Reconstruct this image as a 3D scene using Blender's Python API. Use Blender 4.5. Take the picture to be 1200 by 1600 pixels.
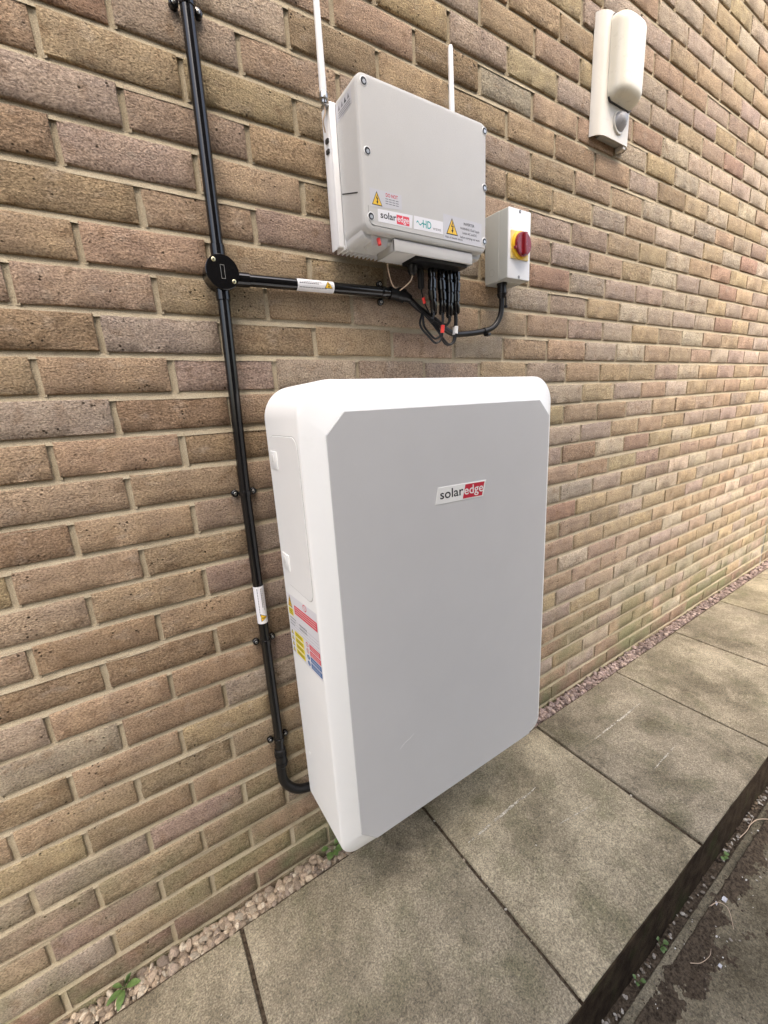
import bpy, bmesh, math, random
from mathutils import Vector, Matrix, noise
R_ = math.radians
random.seed(11)
for o in list(bpy.data.objects): bpy.data.objects.remove(o)
scn = bpy.context.scene
col = scn.collection

# ------------------------------------------------------------------ camera
CAM = Vector((-0.0116, -1.0037, 1.3411))
RIGHT = Vector((0.8380, -0.5428, -0.0567)); UP = Vector((0.1776, 0.1731, 0.9688)); FWD = Vector((0.5160, 0.8219, -0.2414))
cd = bpy.data.cameras.new('camera'); cam = bpy.data.objects.new('camera', cd); col.objects.link(cam)
m = Matrix.Identity(4)
for i, v in enumerate((RIGHT, UP, -FWD)):
    for j in range(3): m[j][i] = v[j]
m.translation = CAM
cam.matrix_world = m
cd.sensor_width = 36; cd.sensor_fit = 'AUTO'; cd.lens = 14.5936
cd.clip_start = 0.02; cd.clip_end = 500
scn.camera = cam
FPX = 648.6
def proj(p):
    d = Vector(p) - CAM; z = d.dot(FWD)
    if z < 0.02: return None
    return (600 + FPX*d.dot(RIGHT)/z, 800 - FPX*d.dot(UP)/z)

# ------------------------------------------------------------------ light
SUN_DIR = Vector((-.10, -.56, .82)).normalized()      # the unseen shading house keeps it off all but the far end of the wall
world = bpy.data.worlds.new('World'); scn.world = world; world.use_nodes = True
wn = world.node_tree.nodes; wl = world.node_tree.links
bg = wn['Background']; sky = wn.new('ShaderNodeTexSky'); sky.sky_type = 'NISHITA'; sky.sun_disc = False
sky.sun_elevation = math.asin(SUN_DIR.z)
sky.sun_rotation = math.atan2(SUN_DIR.x, SUN_DIR.y)
sky.air_density = 1.0; sky.dust_density = 5.5; sky.ozone_density = 0.1
wl.new(sky.outputs[0], bg.inputs[0]); bg.inputs[1].default_value = 0.15
sd = bpy.data.lights.new('sun', 'SUN'); sun = bpy.data.objects.new('sun', sd); col.objects.link(sun)
sd.energy = 0.5; sd.angle = R_(60); sd.color = (1.0, 0.975, 0.93)
sun.rotation_euler = SUN_DIR.to_track_quat('Z', 'Y').to_euler()
sun.location = (0, -3, 6)
scn.view_settings.view_transform = 'Standard'; scn.view_settings.look = 'None'
scn.view_settings.gamma = 1; scn.view_settings.use_curve_mapping = False
scn.view_settings.exposure = 1.78
scn.cycles.use_denoising = True
scn.cycles.max_bounces = 6

# ------------------------------------------------------------------ materials
class NT:
    def __init__(s, name):
        s.m = bpy.data.materials.new(name); s.m.use_nodes = True
        s.n = s.m.node_tree.nodes; s.l = s.m.node_tree.links
        s.b = s.n['Principled BSDF']
        s.pos = s.n.new('ShaderNodeNewGeometry').outputs['Position']
    def link(s, a, b): s.l.new(a, b)
    def sock(s, x, inp):
        if isinstance(x, (int, float)): inp.default_value = x
        elif isinstance(x, tuple): inp.default_value = (*x, 1) if len(x) == 3 and inp.type == 'RGBA' else x
        else: s.link(x, inp)
    def noise(s, scale, detail=3, rough=.55, vec=None, dist=0):
        n = s.n.new('ShaderNodeTexNoise'); n.inputs['Scale'].default_value = scale; n.inputs['Detail'].default_value = detail
        n.inputs['Roughness'].default_value = rough; n.inputs['Distortion'].default_value = dist
        s.link(vec or s.pos, n.inputs['Vector']); return n.outputs['Fac']
    def vor(s, scale, vec=None, feature='F1'):
        n = s.n.new('ShaderNodeTexVoronoi'); n.feature = feature; n.inputs['Scale'].default_value = scale
        s.link(vec or s.pos, n.inputs['Vector']); return n
    def map(s, x, a, b, c=0., d=1.):
        n = s.n.new('ShaderNodeMapRange'); s.sock(x, n.inputs[0])
        for i, v in enumerate((a, b, c, d)): n.inputs[i+1].default_value = v
        return n.outputs[0]
    def math(s, op, a, b=0.):
        n = s.n.new('ShaderNodeMath'); n.operation = op; s.sock(a, n.inputs[0]); s.sock(b, n.inputs[1]); return n.outputs[0]
    def mix(s, f, a, b, blend='MIX'):
        n = s.n.new('ShaderNodeMix'); n.data_type = 'RGBA'; n.blend_type = blend
        s.sock(f, n.inputs[0]); s.sock(a, n.inputs[6]); s.sock(b, n.inputs[7]); return n.outputs[2]
    def scalevec(s, v):
        n = s.n.new('ShaderNodeMapping'); s.link(s.pos, n.inputs[0]); n.inputs['Scale'].default_value = v; return n.outputs[0]
    def sep(s):
        n = s.n.new('ShaderNodeSeparateXYZ'); s.link(s.pos, n.inputs[0]); return n.outputs
    def bump(s, h, dist, strength=1., prev=None):
        n = s.n.new('ShaderNodeBump'); n.inputs['Distance'].default_value = dist; n.inputs['Strength'].default_value = strength
        s.link(h, n.inputs['Height'])
        if prev is not None: s.link(prev, n.inputs['Normal'])
        return n.outputs[0]
    def out(s, color, rough=.8, normal=None, spec=.3, metal=0.):
        s.sock(color, s.b.inputs['Base Color']); s.sock(rough, s.b.inputs['Roughness'])
        s.b.inputs['Specular IOR Level'].default_value = spec; s.b.inputs['Metallic'].default_value = metal
        if normal is not None: s.link(normal, s.b.inputs['Normal'])
        return s.m

def attr_color(t, name='Col'):
    n = t.n.new('ShaderNodeAttribute'); n.attribute_name = name; return n.outputs['Color']

def brick_material(name, mode):
    t = NT(name)
    base = t.n.new('ShaderNodeObjectInfo').outputs['Color'] if mode == 'obj' else attr_color(t)
    big = t.noise(14, 3, .6)
    c = t.mix(1.0, base, t.mix(t.map(big, .3, .7), (.82, .80, .80), (1.16, 1.13, 1.06)), 'MULTIPLY')
    patch = t.noise(30, 2, .5)
    c = t.mix(t.map(patch, .56, .72, 0, .45), c, (.20, .125, .07))
    c = t.mix(t.map(t.noise(22, 2, .5, t.scalevec((1.0, 1.0, 1.7))), .58, .75, 0, .35), c, (.46, .40, .33))
    h1 = t.noise(300, 4, .70, t.scalevec((.8, .8, 1.1)))
    c = t.mix(1.0, c, t.mix(t.map(h1, .33, .67), (.46, .43, .40), (1.50, 1.48, 1.44)), 'MULTIPLY')
    v = t.vor(95)
    pit = t.math('MULTIPLY', t.map(v.outputs['Distance'], .10, .26, 1, 0), t.map(t.noise(16, 2), .55, .62))
    c = t.mix(pit, c, (.05, .035, .022))
    z = t.sep()[2]
    alg = t.math('MULTIPLY', t.map(z, .08, .60, .85, 0), t.map(t.noise(4, 4), .40, .60))
    c = t.mix(alg, c, t.mix(t.map(h1, .33, .67), (.10, .105, .05), (.27, .27, .15)))
    h2 = t.noise(70, 3, .6, t.scalevec((.7, 1, 1.3)))
    h = t.math('ADD', t.math('MULTIPLY', h1, .65), t.math('MULTIPLY', h2, .6))
    h = t.math('SUBTRACT', h, t.math('MULTIPLY', pit, .5))
    return t.out(c, .92, t.bump(h, .010), spec=.15)

def mortar_material():
    t = NT('mortar')
    c = t.mix(t.map(t.noise(7, 3), .3, .7), (.325, .276, .195), (.405, .350, .255))
    c = t.mix(1.0, c, t.mix(t.map(t.noise(600, 2), .35, .65), (.78, .77, .75), (1.18, 1.18, 1.16)), 'MULTIPLY')
    c = t.mix(t.map(t.noise(24, 3), .58, .75, 0, .45), c, (.27, .21, .135))
    z = t.sep()[2]
    alg = t.math('MULTIPLY', t.map(z, .05, .5, .6, 0), t.map(t.noise(6, 3), .45, .7))
    c = t.mix(alg, c, (.24, .23, .12))
    return t.out(c, .95, t.bump(t.noise(420, 3, .6), .0016), spec=.1)

def concrete_material(name, a, b, moss=(.125, .12, .07), light=(.34, .31, .25), bumpd=.0016, obj=True):
    t = NT(name)
    c = t.mix(t.map(t.noise(3.6, 6, .66), .38, .62), a, b)
    c = t.mix(t.map(t.noise(6.5, 5, .65), .50, .70, 0, .62), c, moss)
    c = t.mix(t.map(t.noise(5.2, 5, .7, t.scalevec((1, 1, 1)), .8), .55, .70, 0, .55), c, tuple(min(1, v*1.25) for v in b))
    sp = t.noise(240, 4, .7)
    c = t.mix(1.0, c, t.mix(t.map(sp, .36, .64), (.62, .62, .62), (1.44, 1.43, 1.38)), 'MULTIPLY')
    sp2 = t.noise(120, 5, .7, None, 1.2)
    c = t.mix(1.0, c, t.mix(t.map(sp2, .36, .64), (.70, .70, .70), (1.32, 1.32, 1.29)), 'MULTIPLY')
    v = t.vor(210)
    chip = t.math('MULTIPLY', t.map(v.outputs['Distance'], .12, .22, 1, 0), t.map(t.noise(37, 2), .58, .66))
    c = t.mix(chip, c, light)
    if obj:
        oi = t.n.new('ShaderNodeObjectInfo').outputs['Random']
        c = t.mix(1.0, c, t.mix(oi, (.88, .88, .89), (1.12, 1.12, 1.09)), 'MULTIPLY')
    return t.out(c, .9, t.bump(t.math('ADD', sp, t.math('MULTIPLY', sp2, .8)), bumpd), spec=.2)

def plain(name, color, rough=.5, spec=.4, metal=0., bumpd=0, bscale=300, var=.06, dirt=0):
    t = NT(name)
    c = color
    if var:
        c = t.mix(t.map(t.noise(9, 4), .3, .7), tuple(x*(1-var) for x in color), tuple(min(1, x*(1+var)) for x in color))
    if dirt:
        c = t.mix(t.map(t.noise(26, 5, .7), .6, .8, 0, dirt), c, (.28, .25, .17))
    r = t.map(t.noise(40, 3), .3, .7, rough*.85, min(1, rough*1.15))
    return t.out(c, r, t.bump(t.noise(bscale, 3), bumpd) if bumpd else None, spec, metal)

M = {}
M['brick'] = brick_material('brick_face', 'obj'); M['brick_far'] = brick_material('brick_face_far', 'attr')
M['mortar'] = mortar_material()
M['slab'] = concrete_material('slab_concrete', (.148, .127, .090), (.315, .274, .203))
M['lowslab'] = concrete_material('lower_concrete', (.105, .090, .062), (.20, .175, .128), moss=(.06, .05, .033), light=(.26, .24, .2))
M['white'] = plain('battery_white', (.88, .885, .855), .38, .4, bumpd=.0002, bscale=900, var=.015, dirt=.05)
M['panel'] = plain('battery_grey', (.555, .553, .543), .36, .45, bumpd=.00025, bscale=1200, var=.014, dirt=.03)
M['inv'] = plain('inverter_cream', (.55, .545, .52), .45, .4, bumpd=.0006, bscale=700, var=.02, dirt=.05)
M['invwhite'] = plain('heat_sink_white', (.88, .88, .87), .45, .4, var=.04, dirt=.15)
M['iso'] = plain('isolator_grey', (.47, .48, .445), .5, .4, bumpd=.0002, bscale=800, var=.03, dirt=.06)
M['isofront'] = plain('isolator_front', (.70, .715, .73), .42, .4, var=.02, dirt=.05)
M['black'] = plain('black_pvc', (.006, .006, .0065), .15, .5, var=.2)
M['blackm'] = plain('black_rubber', (.007, .007, .0075), .38, .4, var=.2)
M['blackg'] = plain('black_gloss', (.006, .006, .0065), .11, .55, var=.1)
M['steel'] = plain('screw_steel', (.42, .42, .40), .35, .5, 1., var=.1)
M['dark'] = plain('dark_socket', (.03, .03, .03), .5, .4)
M['brass'] = plain('brass_screw', (.74, .70, .46), .35, .5, 1., var=.05)
M['yellow'] = plain('label_yellow', (.80, .50, .03), .45, .4, var=.03)
M['yellowb'] = plain('bar_yellow', (.85, .70, .03), .45, .4, var=.03)
M['red'] = plain('logo_red', (.50, .018, .04), .4, .4, var=.03)
M['redlab'] = plain('bar_red', (.72, .06, .09), .45, .4, var=.03)
M['redcable'] = plain('sleeve_red', (.75, .05, .04), .4, .4)
M['blue'] = plain('bar_blue', (.015, .12, .36), .45, .4, var=.03)
M['knob'] = plain('knob_red', (.22, .008, .014), .25, .5, var=.05)
M['kyellow'] = plain('switch_yellow', (.82, .48, .02), .35, .4, var=.03)
M['pyellow'] = plain('plate_pale_yellow', (.80, .62, .22), .4, .4, var=.03)
M['ink'] = plain('print_black', (.015, .015, .016), .5, .3, var=0)
M['paper'] = plain('sticker_white', (.76, .76, .78), .4, .4, var=.02)
M['silver'] = plain('sticker_silver', (.55, .55, .57), .4, .4, var=.02)
M['plate'] = plain('logo_plate', (.78, .78, .74), .4, .4, var=.02)
M['teal'] = plain('print_teal', (.02, .36, .34), .5, .3, var=0)
M['greyink'] = plain('print_grey', (.22, .22, .23), .5, .3, var=0)
M['opal'] = plain('opal_diffuser', (.74, .71, .60), .3, .45, var=.04, dirt=.30)
M['lampmetal'] = plain('lamp_white_metal', (.64, .61, .54), .35, .45, var=.06, dirt=.35)
M['pir'] = plain('sensor_grey', (.33, .33, .34), .3, .5, var=.05)
M['wire'] = plain('wire_beige', (.55, .42, .30), .45, .4)
M['sleevew'] = plain('sleeve_white', (.78, .78, .76), .4, .4)
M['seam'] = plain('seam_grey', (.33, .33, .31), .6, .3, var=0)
M['soil'] = None

def soil_material():
    t = NT('soil')
    c = t.mix(t.map(t.noise(120, 4, .7), .35, .65), (.035, .026, .018), (.14, .108, .075))
    c = t.mix(t.map(t.noise(300, 2), .66, .74, 0, .6), c, (.22, .19, .14))
    return t.out(c, .95, t.bump(t.noise(260, 4, .7), .006), spec=.1)
M['soil'] = soil_material()
def earth_face():
    t = NT('dark_edge')
    c = t.mix(t.map(t.noise(22, 4, .6), .35, .68), (.022, .015, .010), (.062, .045, .028))
    c = t.mix(t.map(t.noise(9, 3), .55, .72, 0, .5), c, (.035, .045, .015))
    return t.out(c, .95, t.bump(t.noise(160, 4, .7), .006), spec=.1)
M['earth'] = earth_face()
def stone_material():
    t = NT('gravel_stone')
    c = attr_color(t)
    c = t.mix(1.0, c, t.mix(t.map(t.noise(260, 3), .35, .65), (.75, .74, .74), (1.2, 1.2, 1.18)), 'MULTIPLY')
    return t.out(c, .85, t.bump(t.noise(380, 3), .0012), spec=.25)
M['stone'] = stone_material()
def leaf_material():
    t = NT('weed_leaf')
    c = t.mix(t.map(t.noise(90, 3), .3, .7), (.055, .10, .025), (.13, .20, .06))
    return t.out(c, .5, None, .4)
M['leaf'] = leaf_material()
def scuff_material():
    t = NT('white_scuff')
    m_ = t.out((.62, .58, .48), .9, None, .1)
    a = t.map(t.noise(210, 3, .7), .40, .56, 0, .9)
    a = t.math('MULTIPLY', a, t.map(t.noise(28, 2), .36, .50))
    t.sock(a, t.b.inputs['Alpha']); return m_
M['scuff'] = scuff_material()
M['render'] = plain('shading_house_render', (.075, .066, .056), .9, .1, var=.15)

# ------------------------------------------------------------------ mesh helpers
def tag(o, label=None, cat=None, group=None, kind=None):
    if label: o['label'] = label
    if cat: o['category'] = cat
    if group: o['group'] = group
    if kind: o['kind'] = kind
    return o

class MB:
    def __init__(s): s.v = []; s.f = []; s.mi = []; s.mats = []
    def mid(s, mat):
        if mat not in s.mats: s.mats.append(mat)
        return s.mats.index(mat)
    def add(s, vs, fs, mat):
        b = len(s.v); k = s.mid(mat)
        s.v += [tuple(x) for x in vs]
        for f in fs: s.f.append(tuple(i+b for i in f)); s.mi.append(k)
        return s
    def box(s, x0, x1, y0, y1, z0, z1, mat, bev=0.):
        if bev <= 0:
            vs = [(x, y, z) for z in (z0, z1) for y in (y0, y1) for x in (x0, x1)]
            fs = [(0, 2, 3, 1), (4, 5, 7, 6), (0, 1, 5, 4), (2, 6, 7, 3), (0, 4, 6, 2), (1, 3, 7, 5)]
            return s.add(vs, fs, mat)
        bm = bmesh.new(); bmesh.ops.create_cube(bm, size=1)
        for v in bm.verts:
            v.co = ((x0+x1)/2+v.co.x*(x1-x0), (y0+y1)/2+v.co.y*(y1-y0), (z0+z1)/2+v.co.z*(z1-z0))
        bmesh.ops.bevel(bm, geom=bm.edges[:], offset=bev, segments=2, affect='EDGES', profile=.5)
        bm.verts.index_update()
        s.add([v.co for v in bm.verts], [[v.index for v in f.verts] for f in bm.faces], mat); bm.free(); return s
    def loft(s, loops, mat, cap0=True, cap1=True, closed=True):
        n = len(loops[0]); vs = [p for L in loops for p in L]; fs = []
        for i in range(len(loops)-1):
            for j in range(n if closed else n-1):
                a = i*n+j; b = i*n+(j+1) % n
                fs.append((a, b, b+n, a+n))
        if cap0: fs.append(tuple(range(n-1, -1, -1)))
        if cap1: fs.append(tuple(range((len(loops)-1)*n, len(loops)*n)))
        return s.add(vs, fs, mat)
    def tube(s, pts, r, mat, n=12, cap=True):
        pts = [Vector(p) for p in pts]; rs = r if isinstance(r, (list, tuple)) else [r]*len(pts)
        loops = []; prev = None
        for i, p in enumerate(pts):
            t = (pts[min(i+1, len(pts)-1)]-pts[max(i-1, 0)]).normalized()
            if prev is None:
                a = Vector((0, 0, 1)) if abs(t.z) < .9 else Vector((1, 0, 0)); u = t.cross(a).normalized()
            else:
                u = (prev - t*prev.dot(t)).normalized()
            prev = u; w = t.cross(u)
            loops.append([p+(u*math.cos(2*math.pi*k/n)+w*math.sin(2*math.pi*k/n))*rs[i] for k in range(n)])
        return s.loft(loops, mat, cap, cap)
    def cyl(s, p0, p1, r, mat, n=24, bev=0.):
        p0, p1 = Vector(p0), Vector(p1); d = (p1-p0); L = d.length; d.normalize()
        if bev: return s.tube([p0, p1-d*bev, p1-d*bev*.3, p1], [r, r, r-bev*.5, r-bev], mat, n)
        return s.tube([p0, p1], r, mat, n)
    def poly(s, pts, mat): return s.add(pts, [tuple(range(len(pts)))], mat)
    def build(s, name, root=None, parent=None, smooth=35, recalc=True):
        o0 = Vector(root.location) if root is not None else Vector((0, 0, 0))
        me = bpy.data.meshes.new(name)
        me.from_pydata([tuple(Vector(v)-o0) for v in s.v], [], s.f)
        for k in s.mats: me.materials.append(M[k])
        me.polygons.foreach_set('material_index', s.mi)
        if recalc:
            bm = bmesh.new(); bm.from_mesh(me); bmesh.ops.recalc_face_normals(bm, faces=bm.faces[:]); bm.to_mesh(me); bm.free()
        if smooth:
            me.shade_smooth(); me.set_sharp_from_angle(angle=R_(smooth))
        me.update()
        o = bpy.data.objects.new(name, me); col.objects.link(o)
        if root is not None: o.parent = parent or root
        return o

def thing(name, loc, label, cat, group=None):
    o = bpy.data.objects.new(name, None); col.objects.link(o); o.location = loc; o.empty_display_size = .05
    return tag(o, label, cat, group)
def struct(o): o['kind'] = 'structure'; return o

def crom(pts, k=8):
    P = [Vector(p) for p in pts]; P = [P[0]*2-P[1]]+P+[P[-1]*2-P[-2]]; out = []
    for i in range(1, len(P)-2):
        for j in range(k):
            t = j/k; a, b, c, d = P[i-1:i+3]
            out.append(.5*((2*b)+(c-a)*t+(2*a-5*b+4*c-d)*t*t+(3*b-a-3*c+d)*t**3))
    out.append(P[-2]); return out

def rrect(x0, x1, z0, z1, r, n=8, rb=None):
    out = []; q = r; rb = r if rb is None else rb
    for cx, cz, a0, r in ((x1-q, z1-q, 0, q), (x0+q, z1-q, 90, q), (x0+rb, z0+rb, 180, rb), (x1-rb, z0+rb, 270, rb)):
        for i in range(n+1):
            a = R_(a0+90*i/n); out.append((cx+r*math.cos(a), cz+r*math.sin(a)))
    return out
def crect(x0, x1, z0, z1, c, n=8):
    out = []
    for (ax, az), (bx, bz) in (((x1, z1-c), (x1-c, z1)), ((x0+c, z1), (x0, z1-c)), ((x0, z0+c), (x0+c, z0)), ((x1-c, z0), (x1, z0+c))):
        for i in range(n+1):
            t = i/n; out.append((ax+(bx-ax)*t, az+(bz-az)*t))
    return out
def atY(L, y): return [(x, y, z) for x, z in L]
def atX(L, x): return [(x, y, z) for y, z in L]

_tc = {}
def text2d(txt, bold=0.):
    key = (txt, bold)
    if key not in _tc:
        cu = bpy.data.curves.new('t', 'FONT'); cu.body = txt; cu.size = 1; cu.resolution_u = 3; cu.offset = bold
        ob = bpy.data.objects.new('t', cu); col.objects.link(ob)
        dg = bpy.context.evaluated_depsgraph_get(); me = bpy.data.meshes.new_from_object(ob.evaluated_get(dg))
        vs = [(v.co.x, v.co.y) for v in me.vertices]; fs = [tuple(p.vertices) for p in me.polygons]
        bpy.data.objects.remove(ob); bpy.data.curves.remove(cu); bpy.data.meshes.remove(me)
        x0 = min(v[0] for v in vs); x1 = max(v[0] for v in vs)
        _tc[key] = ([((x-x0)/(x1-x0), y) for x, y in vs], fs, x1-x0)
    return _tc[key]
def put_text(mb, txt, u0, v0, width, fn, mat, height=None, bold=0., shear=0.):
    """lettering in a label's own (u, v) metres; fn maps (u, v) onto the surface"""
    vs, fs, w = text2d(txt, bold)
    k = width/w if height is None else height
    mb.add([fn(u0+x*width+y*k*shear, v0+y*k) for x, y in vs], fs, mat)
def rect(mb, u0, u1, v0, v1, fn, mat): mb.poly([fn(u0, v0), fn(u1, v0), fn(u1, v1), fn(u0, v1)], mat)
def warn_triangle(mb, uc, v0, w, h, fn, fn2, fn3, n=6):
    def tri(k, mat, g):
        cx, cy = uc, v0+h*.36
        pt = lambda e, t: g(cx+(uc+e*w/2*(1-t)-cx)*k, cy+(v0+h*t-cy)*k)
        for i in range(n):
            t0, t1 = i/n, (i+1)/n
            P = [pt(-1, t0), pt(1, t0), pt(1, t1), pt(-1, t1)] if i < n-1 else [pt(-1, t0), pt(1, t0), pt(0, 1)]
            mb.poly(P, mat)
    tri(1., 'ink', fn); tri(.84, 'yellow', fn2)
    bolt = [((.05, .80), (-.10, .46), (.01, .53), (.10, .80)), ((-.10, .46), (.03, .49), (.14, .56), (.01, .53)), ((.03, .49), (-.02, .26), (.06, .28), (.14, .56)), ((-.08, .28), (.02, .10), (.12, .30))]
    for P in bolt: mb.poly([fn3(uc+x*w, v0+y*h) for x, y in P], 'ink')

# ------------------------------------------------------------------ ground and path
CV = .077548; BW = .225
def jz(k): return (25-k)*CV
def hn(x, y, z=0., s=1.): return noise.noise(Vector((x*s, y*s, z*s)))

g = MB(); g.box(-40, 60, -60, -.668, -.6, -.20, 'soil'); struct(g.build('ground', smooth=0))
lp = MB(); lp.box(-6, 12, -1.995, -.692, -.32, -.165, 'lowslab', .006); struct(lp.build('lower_path', smooth=30))
path = MB(); path.box(-3, 12, -.667, -.06, -.4, -.0065, 'soil'); path.box(-3, 12, -.6675, -.6545, -.4, -.0045, 'earth', .002)
path_o = struct(path.build('path', smooth=30))
def slab_mesh():
    mb = MB(); a, b = .3030, .2995; rnd = random.Random(5)
    def loop(ins, z):
        L = []
        for (x0, y0, x1, y1) in ((-a, -b, a, -b), (a, -b, a, b), (a, b, -a, b), (-a, b, -a, -b)):
            for i in range(14):
                t = i/14; x = x0+(x1-x0)*t; y = y0+(y1-y0)*t
                s = 1-ins/.3; j = (.0022*hn(x*9, y*9, 3.1)+.0018*hn(x*40, y*40, 1)) 
                L.append((x*(s)+j, y*(s)+j, z))
        return L
    mb.loft([loop(0, -.048), loop(0, -.005), loop(.0018, -.0012), loop(.0055, 0.)], 'slab')
    return mb
proto = None
for n in range(-2, 15):
    cx = .045+.3065+.6155*n
    if proto is None:
        o = slab_mesh().build('paving_slab', path_o, smooth=40); proto = o
    else:
        o = proto.copy(); col.objects.link(o)
    o.parent = path_o; o.location = (cx, -.3655, random.uniform(-.0012, .0012))
    o.rotation_euler = (R_(random.uniform(-.12, .12)), R_(random.uniform(-.12, .12)), R_(random.uniform(-.18, .18)))
# white scuff marks scraped across the slabs
def scuff(x0, y0, x1, y1, w, nseg=18, seed=0):
    mb = MB(); top = []; bot = []
    for i in range(nseg+1):
        t = i/nseg; x = x0+(x1-x0)*t; y = y0+(y1-y0)*t + .004*hn(t*4, seed, 2)
        ww = w*(.35+.65*abs(math.sin(math.pi*t)))*(.6+.6*abs(hn(t*9, seed, 5)))
        top.append((x, y+ww/2, .0028)); bot.append((x, y-ww/2, .0028))
    mb.loft([top, bot], 'scuff', False, False, False)
    return mb.build('scuff_mark', path_o, smooth=0)
for i, a in enumerate(((1.40, -.248, 1.75, -.250, .010), (.70, -.254, 1.03, -.250, .013), (1.43, -.4534, 1.63, -.446, .006), (.97, -.378, 1.13, -.405, .005), (.36, -.60, .44, -.55, .005), (.42, -.57, .43, -.52, .004))):
    scuff(*a, seed=i)

# soil drifts lying over the edge of the lower concrete and in the gutter
def soil_patch():
    mb = MB(); nx, ny = 620, 64; x0, x1, y0, y1 = .35, 4.2, -.86, -.668
    V = []
    for j in range(ny+1):
        for i in range(nx+1):
            x = x0+(x1-x0)*i/nx; y = y0+(y1-y0)*j/ny
            gut = max(0, 1-abs(y+.676)/.014)
            edge = 1-max(0, min(1, (-.71-y)/.085))
            nz = hn(x, y*1.5, 1, 9)*.6+hn(x, y, 5, 23)*.4
            h = -.1695 + .013*nz + (.011*edge if y < -.70 else .001) + .0035*hn(x, y, 2, 75) + .0022*hn(x, y, 6, 160)
            if -.715 < y < -.688: h = min(h, -.1662+.0035*hn(x, y, 8, 30))
            if y > -.690: h = -.172+.006*hn(x, y, 4, 50)
            V.append((x, y, h))
    F = [(j*(nx+1)+i, j*(nx+1)+i+1, (j+1)*(nx+1)+i+1, (j+1)*(nx+1)+i) for j in range(ny) for i in range(nx)]
    mb.add(V, F, 'soil'); o = mb.build('soil', smooth=180)
    return tag(o, 'dark soil and leaf mould lying along the edge of the lower concrete', 'soil', kind='stuff')
soil_patch()

def add_colors(o, cols):
    a = o.data.color_attributes.new('Col', 'FLOAT_COLOR', 'POINT')
    flat = []
    for c in cols: flat += [*c, 1.]
    a.data.foreach_set('color', flat)

def ico(sub):
    bm = bmesh.new(); bmesh.ops.create_icosphere(bm, subdivisions=sub, radius=1)
    v = [x.co.copy() for x in bm.verts]; f = [[q.index for q in p.verts] for p in bm.faces]; bm.free(); return v, f
ICO = {1: ico(1), 2: ico(2)}
def stones(spec, name, label):
    vs = []; fs = []; cols = []
    for (x, y, z, sx, sy, sz, sub, c) in spec:
        V, F = ICO[sub]; b = len(vs); seed = random.uniform(0, 99)
        rot = Matrix.Rotation(random.uniform(0, 6.28), 3, 'Z') @ Matrix.Rotation(random.uniform(-.6, .6), 3, 'X') @ Matrix.Rotation(random.uniform(-.5, .5), 3, 'Y')
        planes = [(Vector((random.gauss(0, 1), random.gauss(0, 1), random.gauss(0, 1))).normalized(), random.uniform(.55, .85)) for _ in range(4)]
        for p in V:
            q = p*(1+.28*noise.noise(p*1.3+Vector((seed, 0, 0))))
            for nn, dd in planes:
                d_ = q.dot(nn)
                if d_ > dd: q = q-nn*(d_-dd)*.85
            q = rot @ Vector((q.x*sx, q.y*sy, q.z*sz)); vs.append((q.x+x, q.y+y, q.z+z)); cols.append(c)
        fs += [tuple(i+b for i in f) for f in F]
    me = bpy.data.meshes.new(name); me.from_pydata(vs, [], fs); me.materials.append(M['stone'])
    me.shade_smooth(); me.set_sharp_from_angle(angle=R_(38)); o = bpy.data.objects.new(name, me); col.objects.link(o); add_colors(o, cols)
    return tag(o, label, 'gravel', kind='stuff')
spec = []
def stone_col(x):
    t = max(0, min(1, (x-.5)/.6))
    a = random.choice([(.40, .33, .24), (.36, .285, .205), (.31, .245, .18), (.45, .39, .30), (.25, .20, .155)])
    b = random.choice([(.27, .20, .17), (.22, .165, .145), (.32, .25, .22), (.36, .28, .23), (.19, .145, .13)])
    k = random.uniform(.6, 1.2)
    return tuple(k*(p*(1-t)+q*t) for p, q in zip(a, b))
x = -1.6
for layer, dens in ((0, 720), (1, 560)):
    for i in range(int(dens*10.6)):
        x = random.uniform(-1.6, 9); near = -.8 < x < 2.2
        if x > 5 and random.random() < .45: continue
        s = random.choice((.004, .0055, .0065, .0075, .009, .0105))*random.uniform(.8, 1.25)
        y = random.uniform(-.056, -.008)
        z = -.022+layer*.011+random.uniform(-.003, .004)
        spec.append((x, y, z, s*1.35, s, s*.75, 2 if near else 1, stone_col(x)))
stones(spec, 'gravel', 'pinkish brown gravel filling the narrow strip between brick wall and paving slabs')
gb = MB(); gb.box(-3, 12, -.0615, .0, -.1, -.026, 'soil'); struct(gb.build('gravel_bed', smooth=0))
spec = []
for i in range(420):
    x = random.uniform(.5, 3.4); y = random.uniform(-.688, -.670) if random.random() < .7 else random.uniform(-.80, -.70)
    s = random.uniform(.0012, .0042) if y < -.69 else random.uniform(.002, .006)
    c = random.choice([(.30, .27, .23), (.22, .19, .15), (.38, .35, .30), (.10, .075, .05), (.07, .05, .035), (.16, .12, .08)])
    spec.append((x, y, -.166+s*.4, s*1.4, s, s*.6, 1, c))
for i in range(900):
    x = random.uniform(.6, 3.2); y = -.70-abs(random.gauss(0, .055)); s = random.uniform(.0008, .0024)
    spec.append((x, y, -.1650+s*.3, s*1.5, s, s*.6, 1, random.choice([(.05, .037, .025), (.09, .07, .048), (.13, .10, .07), (.20, .17, .13)])))
for i in range(60):
    x = random.uniform(.6, 2.6); y = random.uniform(-.80, -.70); s = random.uniform(.001, .0028)
    spec.append((x, y, -.160, s*1.6, s, s*.5, 1, (.62, .60, .55)))
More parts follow.
